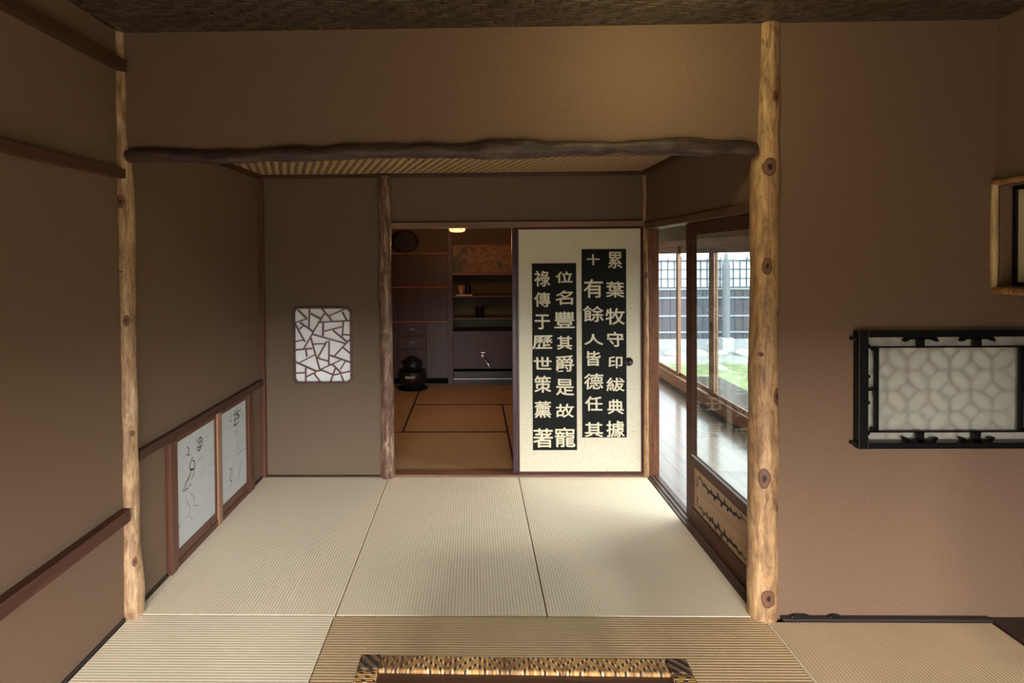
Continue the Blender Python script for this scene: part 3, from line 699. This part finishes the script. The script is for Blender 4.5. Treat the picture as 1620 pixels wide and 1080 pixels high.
for s in (-1, 1):
    MB().box(-hw + fw_, hw - fw_, s * hl - (fw_ if s > 0 else 0), s * hl + (fw_ if s < 0 else 0), zt - .045, zt).build('woven_edge', M_edge_x, tb, bevel=.006, local=True)
    MB().box(s * hw - (fw_ if s > 0 else 0), s * hw + (fw_ if s < 0 else 0), -hl + fw_, hl - fw_, zt - .045, zt).build('woven_edge', M_edge_y, tb, bevel=.006, local=True)
    for q in (-1, 1):
        a0, a1 = sorted((s * hw, s * (hw - fw_))); b0, b1 = sorted((q * hl, q * (hl - fw_)))
        MB().box(a0, a1, b0, b1, zt - .047, zt + .002).build('woven_corner', M_corner, tb, bevel=.005, local=True)
        MB().box(a0 + .008, a1 - .008, b0 + .008, b1 - .008, .001, zt - .046).build('leg', M_tt, tb, bevel=.006, local=True)

# ------------------------------------------------------------------ paper lamps
M_shade = emit('glowing_lamp_paper', (1.0, .46, .10), 3.6)
M_shade2 = emit('warm_lamp_paper', (1.0, .72, .38), 2.5)
M_rib = plain('red_brown_lamp_ribs', (.16, .02, .008), .5)
def lamp(cx, cy, z, k, label, cord_top, power, grp, rad=.08, col=(1.0, .47, .19), shade=None):
    t = thing('pendant_lamp', label, 'lamp', (cx, cy, z), grp)
    MB().lathe([(.12 * k, .045 * k), (.168 * k, .075 * k), (.19 * k, .10 * k), (.165 * k, .125 * k), (.06 * k, .13 * k)], (cx, cy, z), 24).build('lamp_shade', shade or M_shade, t, smooth=True)
    MB().lathe([(.055 * k, 0), (.085 * k, .012 * k), (.09 * k, .044 * k), (.02 * k, .046 * k)], (cx, cy, z), 24).build('lower_shade', shade or M_shade, t, smooth=True)
    r = MB()
    for i in range(12):
        a = i * math.pi / 6; c, s_ = math.cos(a), math.sin(a)
        r.tube([(cx + c * q * k, cy + s_ * q * k, z + h * k) for q, h in ((.121, .043), (.170, .074), (.192, .10), (.166, .127), (.05, .133))], .0065 * k, 6)
        if i % 2 == 0: r.tube([(cx + c * q * k, cy + s_ * q * k, z + h * k) for q, h in ((.056, -.001), (.0865, .012), (.092, .044))], .005 * k, 6)
    for q, h in ((.121, .043), (.192, .10)):
        r.tube([(cx + q * k * math.cos(a * math.pi / 16), cy + q * k * math.sin(a * math.pi / 16), z + h * k) for a in range(33)], .004 * k, 6)
    r.build('wooden_ribs', M_rib, t)
    if cord_top - (z + .133 * k) > .01: MB().tube([(cx, cy, z + .131 * k), (cx, cy, cord_top)], .004, 8).build('cord', M_black, t)
    l = bpy.data.lights.new('lamp_bulb', 'POINT'); l.energy = power; l.color = col; l.shadow_soft_size = rad
    o = bpy.data.objects.new('lamp_bulb', l); C.objects.link(o); o.location = (cx, cy, z - .10); 
    return t
lamp(-.152, 5.40, 1.795, .86, 'small glowing orange paper lamp hanging in the back room above the doorway', 2.34, 11, 'hanging paper lamps')
lamp(.70, 1.85, 2.43, .72, 'warm paper lamp close under the dark woven ceiling of the front room', 2.525, 6.5, 'hanging paper lamps', .05, (1.0, .92, .46), M_shade2)

# ------------------------------------------------------------------ back room fittings
M_bk = wood('dark_reddish_cabinet_wood', (.052, .018, .011), (.024, .009, .006), 'z', sc=.7)
M_bkx = wood('red_brown_shelf_wood', (.24, .085, .045), (.12, .045, .025), 'x')
tag(MB().box(-.315, -.255, DB - .02, DB + .06, .0, 2.34).build('cabinet_post', wood('dark_post', (.06, .025, .018), (.03, .014, .01), 'z')), 'dark upright post between the cupboards and the open shelves of the back room', 'post')
cb = thing('wall_cabinet', 'tall dark reddish wooden cabinet at the back room left, with drawers below', 'cabinet', (-.95, 7.0, 0))
MB().box(-1.59, -.316, DB + .03, 7.29, .075, 1.61).build('body', M_bk, cb)
for z in (.768, 1.19, 1.60): MB().box(-1.59, -.316, DB + .004, DB + .03, z - .008, z + .012).build('rail', M_bkx, cb)
for a, b in ((.78, 1.18), (1.204, 1.59)):
    for s0, s1 in ((-1.585, -.93), (-.927, -.32)): MB().box(s0, s1, DB + .014, DB + .031, a, b).build('door', M_bk, cb, bevel=.003)
for a, b in ((.60, .755), (.44, .595), (.28, .435), (.12, .275)):
    dr = MB().box(-.93, -.58, DB + .014, DB + .031, a, b).build('drawer', M_bk, cb, bevel=.003)
    MB().box(-.775, -.725, DB + .004, DB + .014, (a + b) / 2 - .006, (a + b) / 2 + .008).build('drawer_pull', plain('dull_brass_pull', (.30, .20, .12), .4, .6), dr)
MB().box(-.575, -.32, DB + .018, DB + .031, .09, .755).build('side_panel', wood('greyed_panel', (.075, .045, .038), (.04, .025, .02), 'z'), cb)
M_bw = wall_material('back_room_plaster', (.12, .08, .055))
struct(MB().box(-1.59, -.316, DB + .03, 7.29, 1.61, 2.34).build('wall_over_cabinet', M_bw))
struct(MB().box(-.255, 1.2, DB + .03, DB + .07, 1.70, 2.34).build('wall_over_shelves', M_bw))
struct(MB().box(-1.59, 1.2, 6.80, 7.30, -.04, .018).build('trim_30', M_black_strip))
# painted cupboard with two doors
oc = thing('overhead_cupboard', 'overhead cupboard with sliding doors painted with faded landscape, above the open shelves', 'cupboard', (.45, 7.0, 1.34))
MB().box(-.255, 1.2, DB + .045, 7.29, 1.345, 1.362).build('body', M_bkx, oc)
MB().box(-.255, 1.2, DB, DB + .045, 1.335, 1.362).box(-.255, 1.2, DB, DB + .045, 1.68, 1.70).build('rail', M_bkx, oc)
def faded():
    t = NT('faded_landscape_painting'); a = t.noise(t.tc, 3.4, 4, .6, .6); b = t.noise(t.scale(t.tc, (1, 1, 2)), 14, 5, .7)
    c = t.ramp(b, [(.3, (.11, .05, .03)), (.7, (.30, .17, .09))])
    c = t.mix(t.ramp(a, [(.5, (0, 0, 0)), (.57, (1, 1, 1))]), c, (.07, .07, .05))
    return t.done(c, .7)
M_faded = faded()
for a, b, y in ((-.252, .35, .022), (.345, .78, .012), (.775, 1.198, .022)): MB().box(a, b, DB + y, DB + y + .01, 1.364, 1.679).build('painted_door', M_faded, oc, bevel=.002)
# open shelves
for z, lab in ((1.078, 'upper open shelf in the back room carrying a bowl on a tray'), (.806, 'lower open shelf in the back room carrying a dark ladle pot')):
    tag(MB().box(-.253, 1.198, DB + .05, 7.295, z - .014, z).build('wall_shelf', wood('shelf_board', (.15, .10, .075), (.08, .05, .035), 'x'), bevel=.002), lab, 'shelf', 'open shelves of the back room')
tag(MB().box(-.253, 1.198, DB + .06, 7.295, .60, .645).box(-.253, 1.198, DB + .06, DB + .075, .19, .60).build('splash_board', M_bk), 'dark wooden splash board behind the tap below the shelves', 'board')
# bowl and jar on a tray
tr = thing('serving_tray', 'pale-rimmed small tray on the upper shelf of the back room', 'tray', (-.115, 6.93, 1.078))
MB().box(-.21, -.02, 6.87, 6.99, 1.079, 1.085).build('tray_base', M_bkx, tr)
MB().box(-.214, -.016, 6.866, 6.872, 1.079, 1.096).box(-.022, -.016, 6.866, 6.995, 1.079, 1.12).box(-.214, -.208, 6.872, 6.995, 1.079, 1.096).build('tray_rim', plain('pale_wood_rim', (.55, .42, .28), .5), tr)
MB().lathe([(.028, 0), (.03, .01), (.038, .05), (.045, .11), (.041, .115), (.033, .06), (.005, .02)], (-.150, 6.93, 1.0855), 24).build('tea_bowl', plain('light_brown_glaze', (.42, .27, .17), .45), smooth=True)
tag(C.objects['tea_bowl'], 'light brown tea bowl on the tray on the upper shelf', 'bowl')
j = thing('tea_jar', 'small round black jar beside the light brown tea bowl', 'jar', (-.066, 6.94, 1.0855))
MB().lathe([(.022, 0), (.033, .03), (.035, .08), (.030, .11), (.024, .12)], (-.066, 6.94, 1.0855), 24).build('body', M_black, j, smooth=True)
MB().lathe([(.026, .1205), (.027, .130), (.008, .136), (.010, .15), (.004, .153)], (-.066, 6.94, 1.0855), 24).build('lid', M_black, j, smooth=True)
# ladle pot
pt = thing('handled_pot', 'small black pot with a long raised handle on the lower shelf', 'pot', (.072, 6.95, .806))
MB().lathe([(.045, 0), (.052, .01), (.054, .115), (.058, .12), (.050, .12), (.048, .02), (.01, .012)], (.072, 6.95, .8065), 26).build('body', M_black, pt, smooth=True)
MB().tube([(.115, 6.95, .90), (.20, 6.94, .935), (.30, 6.93, .965)], [.008, .007, .008], 10).build('handle', M_black, pt, smooth=True)
# tap
M_chrome = plain('tarnished_chrome', (.55, .57, .58), .25, 1)
tp = thing('water_tap', 'small chrome water tap on the dark splash board', 'tap', (.11, DB + .0595, .335))
MB().lathe([(.022, 0), (.022, -.008), (.012, -.01), (.012, -.045), (.016, -.05), (.006, -.055)], (.11, DB + .0605, .335), 18, 'y').build('body', M_chrome, tp, smooth=True)
MB().tube([(.11, DB + .02, .345), (.11, DB + .02, .385)], .007, 10).box(.085, .135, DB + .014, DB + .026, .385, .395).build('handle', M_chrome, tp)
MB().tube([(.11, DB + .015, .33), (.125, DB - .005, .31), (.16, DB - .03, .27), (.185, DB - .035, .235), (.188, DB - .035, .215)], .010, 10).build('spout', M_chrome, tp, smooth=True)
# sink
sk = thing('floor_sink', 'low dark water sink with a dull metal front edge below the tap', 'sink', (.47, 6.95, .018))
MB().box(-.25, 1.197, DB + .012, DB + .022, .019, .066).box(-.25, 1.197, 6.87, 6.884, .019, .15).box(-.25, 1.197, DB + .022, 6.87, .019, .026).build('basin', plain('dark_copper', (.035, .025, .02), .45, .5), sk)
MB().box(-.25, 1.197, DB + .002, DB + .022, .0665, .076).build('metal_edge', plain('dull_zinc', (.42, .38, .38), .35, .9), sk)
# basket on the wall
bk = MB()
for i in range(9):
    h = -.01 - .012 * i; r0 = .145 + .008 * math.sin(i * 1.1)
    pts = [(-.815 + r0 * (1 - .02 * i) * math.cos(a * math.pi / 18) * (1 + .02 * math.sin(a * 2.5 + i)), 6.80 + .026 + h, 1.745 + r0 * .78 * math.sin(a * math.pi / 18) * (1 + .02 * math.cos(a * 3.1))) for a in range(37)]
    bk.tube(pts, .008, 8)
bk.lathe([(.13, 0), (.135, .02), (.02, .03)], (-.815, 6.76, 1.745), 24, 'y')
for i in range(12):
    a = i * math.pi / 6; bk.tube([(-.815 + .02 * math.cos(a), 6.71, 1.745 + .02 * math.sin(a)), (-.815 + .12 * math.cos(a), 6.715, 1.745 + .10 * math.sin(a)), (-.815 + .142 * math.cos(a), 6.76, 1.745 + .115 * math.sin(a)), (-.815 + .14 * math.cos(a), 6.83, 1.745 + .115 * math.sin(a))], .005, 6)
bk.lathe([(.02, 0), (.12, .004), (.12, .01), (.02, .01)], (-.815, 6.712, 1.745), 20, 'y')
tag(bk.build('hanging_basket', plain('blackened_wicker', (.010, .008, .006), .7), loc=(-.815, 6.8, 1.6)), 'round blackened wicker basket hung high on the back room wall', 'basket')
# brazier and kettle
M_iron = plain('black_cast_iron', (.014, .014, .014), .42, .4)
bz = thing('brazier', 'round dark brazier standing on the floor of the back room under the kettle', 'brazier', (-.73, 6.64, 0))
MB().lathe([(.10, .012), (.115, .03), (.155, .09), (.165, .16), (.150, .205), (.155, .215), (.135, .215), (.13, .18), (.02, .17)], (-.73, 6.64, .0), 30).build('body', plain('dark_bronze', (.03, .024, .018), .35, .6), bz, smooth=True)
MB().lathe([(.18, .0015), (.18, .0115), (.01, .0118)], (-.73, 6.64, 0), 30).build('base_board', M_black, bz)
MB().box(-.80, -.69, 6.476, 6.49, .15, .175).build('front_opening', plain('clay_lip', (.30, .20, .15), .6), bz)
kt = thing('iron_kettle', 'dark iron tea kettle with a lid sitting on the brazier', 'kettle', (-.73, 6.64, .215))
MB().lathe([(.06, 0), (.10, .02), (.118, .06), (.108, .105), (.07, .13), (.055, .132), (.055, .14)], (-.73, 6.64, .2155), 30).build('body', M_iron, kt, smooth=True)
MB().lathe([(.058, .1405), (.05, .15), (.012, .155), (.010, .163), (.014, .17), (.006, .176)], (-.73, 6.64, .2155), 24).build('lid', M_iron, kt, smooth=True)
for s in (-1, 1): MB().lathe([(.010, 0), (.014, .012), (.008, .022)], (-.73 + s * .108, 6.64, .30), 12).build('lug', M_iron, kt, smooth=True)

# ------------------------------------------------------------------ garden
def ground():
    t = NT('garden_ground'); s = t.sep(t.tc); n1 = t.noise(t.tc, 1.1, 4, .6, .3); n2 = t.noise(t.tc, 45, 4, .7); n3 = t.noise(t.tc, 5, 3)
    moss = t.ramp(n2, [(.3, (.12, .19, .06)), (.65, (.30, .36, .17))])
    moss = t.mix(t.ramp(n3, [(.45, (0, 0, 0)), (.65, (1, 1, 1))]), moss, (.38, .36, .24))
    grav = t.ramp(n2, [(.3, (.28, .27, .25)), (.7, (.60, .59, .56))])
    wx = t.math('ADD', s[0], 9.0); wy = t.math('ADD', s[1], 13.0)      # moss bed nearer and to the right, gravel to the far left and along the fence
    e1 = t.math('SUBTRACT', t.math('ADD', t.math('MULTIPLY', wy, .35), .1), t.math('ADD', wx, t.math('MULTIPLY', n1, .5)))
    e2 = t.math('SUBTRACT', t.math('ADD', wy, t.math('MULTIPLY', n1, .8)), 10.9)
    m = t.ramp(t.math('ADD', t.math('MULTIPLY', t.math('MAXIMUM', e1, e2), 1.5), .5), [(.3, (0, 0, 0)), (.7, (1, 1, 1))])
    c = t.mix(m, moss, grav)
    t.bump(n2, .6, .02)
    return t.done(c, .95, spec=.1)
gm = MB(); N = 40
gx = [2.46 + i * .35 for i in range(N)]; gyy = [1.5 + i * .3 for i in range(N)]
vs = [(x, y, -.45 + .035 * noise.noise(Vector((x, y, 0)) * .9)) for y in gyy for x in gx]
gm.add(vs, [(j * N + i, j * N + i + 1, (j + 1) * N + i + 1, (j + 1) * N + i) for j in range(N - 1) for i in range(N - 1)])
gm.box(2.45, 16.4, 1.4, 13.4, -.75, -.6)
struct(gm.build('ground', ground(), loc=(9, 13, -.45), smooth=True))
struct(MB().box(2.36, 2.44, 1.4, 8.1, -.6, -.002).build('wall_plinth', plain('plinth', (.3, .28, .26), .8)))
# stones edging the fence
M_stone = NT('pale_river_stone'); nn = M_stone.noise(M_stone.tc, 9, 5, .7); M_stone.bump(nn, .4, .02)
M_stone = M_stone.done(M_stone.ramp(nn, [(.3, (.40, .40, .40)), (.7, (.72, .72, .71))]), .85)
def stone_mesh(seed):
    b = bmesh.new(); bmesh.ops.create_icosphere(b, subdivisions=3, radius=1)
    for v_ in b.verts:
        v_.co *= 1 + .28 * noise.noise(v_.co * 1.3 + Vector((seed, 0, 0))); v_.co.z = max(v_.co.z, -.45)
    m = bpy.data.meshes.new('garden_stone'); b.to_mesh(m); b.free(); m.materials.append(M_stone)
    for p_ in m.polygons: p_.use_smooth = True
    return m
sm = [stone_mesh(i * 3.7) for i in range(4)]
xs = 3.35; i = 0
while xs < 6.9:
    w = random.uniform(.13, .22)
    o = bpy.data.objects.new('garden_stone', sm[i % 4]); C.objects.link(o)
    o.location = (xs + w, 11.35 + random.uniform(-.08, .08), -.42); o.scale = (w, w * .8, w * random.uniform(.35, .5)); o.rotation_euler = (0, 0, random.uniform(-.3, .3))
    tag(o, 'pale rounded stone in the row edging the garden before the fence', 'stone', 'stones edging the fence')
    xs += 2 * w + .12; i += 1
for (a, b, w, lab) in ((3.45, 8.6, .10, 'small pale stone in the moss, nearest the veranda glass'), (3.75, 8.9, .13, 'largest of the pale stones lying in the moss'), (4.3, 9.9, .12, 'pale stone in the moss, farthest out towards the fence')):
    o = bpy.data.objects.new('garden_stone', sm[i % 4]); C.objects.link(o); i += 1
    o.location = (a, b, -.43); o.scale = (w, w * .7, w * .4)
    tag(o, lab, 'stone', 'loose stones in the moss')
# fence
fc = thing('garden_fence', 'grey board fence with white gridded panes along its top beyond the garden', 'fence', (5.2, 12.0, -.5))
F0, F1, Yf = 2.2, 9.4, 12.0
def boards():
    t = NT('weathered_grey_boards'); s = t.sep(t.tc); u_ = t.math('DIVIDE', s[0], .17); wn = t.n('TexWhiteNoise', noise_dimensions='1D'); t.put(wn.inputs['W'], t.math('FLOOR', u_))
    g_ = t.noise(t.scale(t.tc, (10, 10, .8)), 3, 4, .6)
    c = t.mix(g_, (.065, .072, .10), (.15, .16, .21)); c = t.mix(t.math('MULTIPLY', wn.outputs['Value'], .6), c, (.11, .085, .085))
    c = t.mix(t.math('LESS_THAN', t.math('PINGPONG', u_, .5), .04), c, (.03, .03, .03)); return t.done(c, .85)
MB().box(F0, F1, Yf, Yf + .04, -.22, .86).build('board_panel', boards(), fc)
M_bat = plain('pale_grey_batten', (.36, .38, .42), .8); M_bar = plain('dark_grey_bar', (.10, .12, .17), .8)
for z in (.84, .655, .27, -.075): MB().box(F0, F1, Yf - .03, Yf, z - .018, z + .018).build('batten', M_bat, fc)
MB().box(F0, F1, Yf + .02, Yf + .03, .87, 1.445).build('white_pane', plain('white_pane', (.86, .90, .93), .7), fc)
gr = MB()
for z in (.875, 1.06, 1.255, 1.43): gr.box(F0, F1, Yf - .012, Yf + .02, z - .009, z + .009)
x = F0
while x < F1: gr.box(x - .008, x + .008, Yf - .006, Yf + .018, .865, 1.44); x += .138
gr.build('pane_grid', M_bar, fc)
fn_ = MB(); x = F0
random.seed(3)
while x < F1: fn_.tube([(x, Yf, 1.44), (x + random.uniform(-.02, .02), Yf, 1.44 + random.uniform(.04, .10))], [.022, .012], 8); x += .276
fn_.box(F0, F1, Yf - .03, Yf + .05, 1.43, 1.455).build('top_rail', M_bar, fc)
MB().box(F0, F1, Yf - .02, Yf + .12, -.55, -.222).build('stone_footing', plain('footing_stone', (.45, .46, .48), .9), fc)
gp = thing('garden_post', 'thick pale grey post with a rounded cap standing before the garden fence', 'post', (5.22, 11.7, -.46))
MB().tube([(5.22, 11.7, -.30), (5.22, 11.7, .5), (5.22, 11.7, 1.40)], [.075, .075, .078], 14, .1, fine=.15).build('shaft', plain('grey_post', (.22, .23, .26), .8), gp, smooth=True)
MB().lathe([(.05, 0), (.055, .04), (.035, .10), (.045, .15), (.02, .20)], (5.22, 11.7, 1.4), 16).build('cap', plain('dark_cap', (.14, .15, .17), .8), gp, smooth=True)
MB().box(5.1, 5.34, 11.58, 11.82, -.46, -.15).build('stone_base', M_stone, gp, bevel=.02)
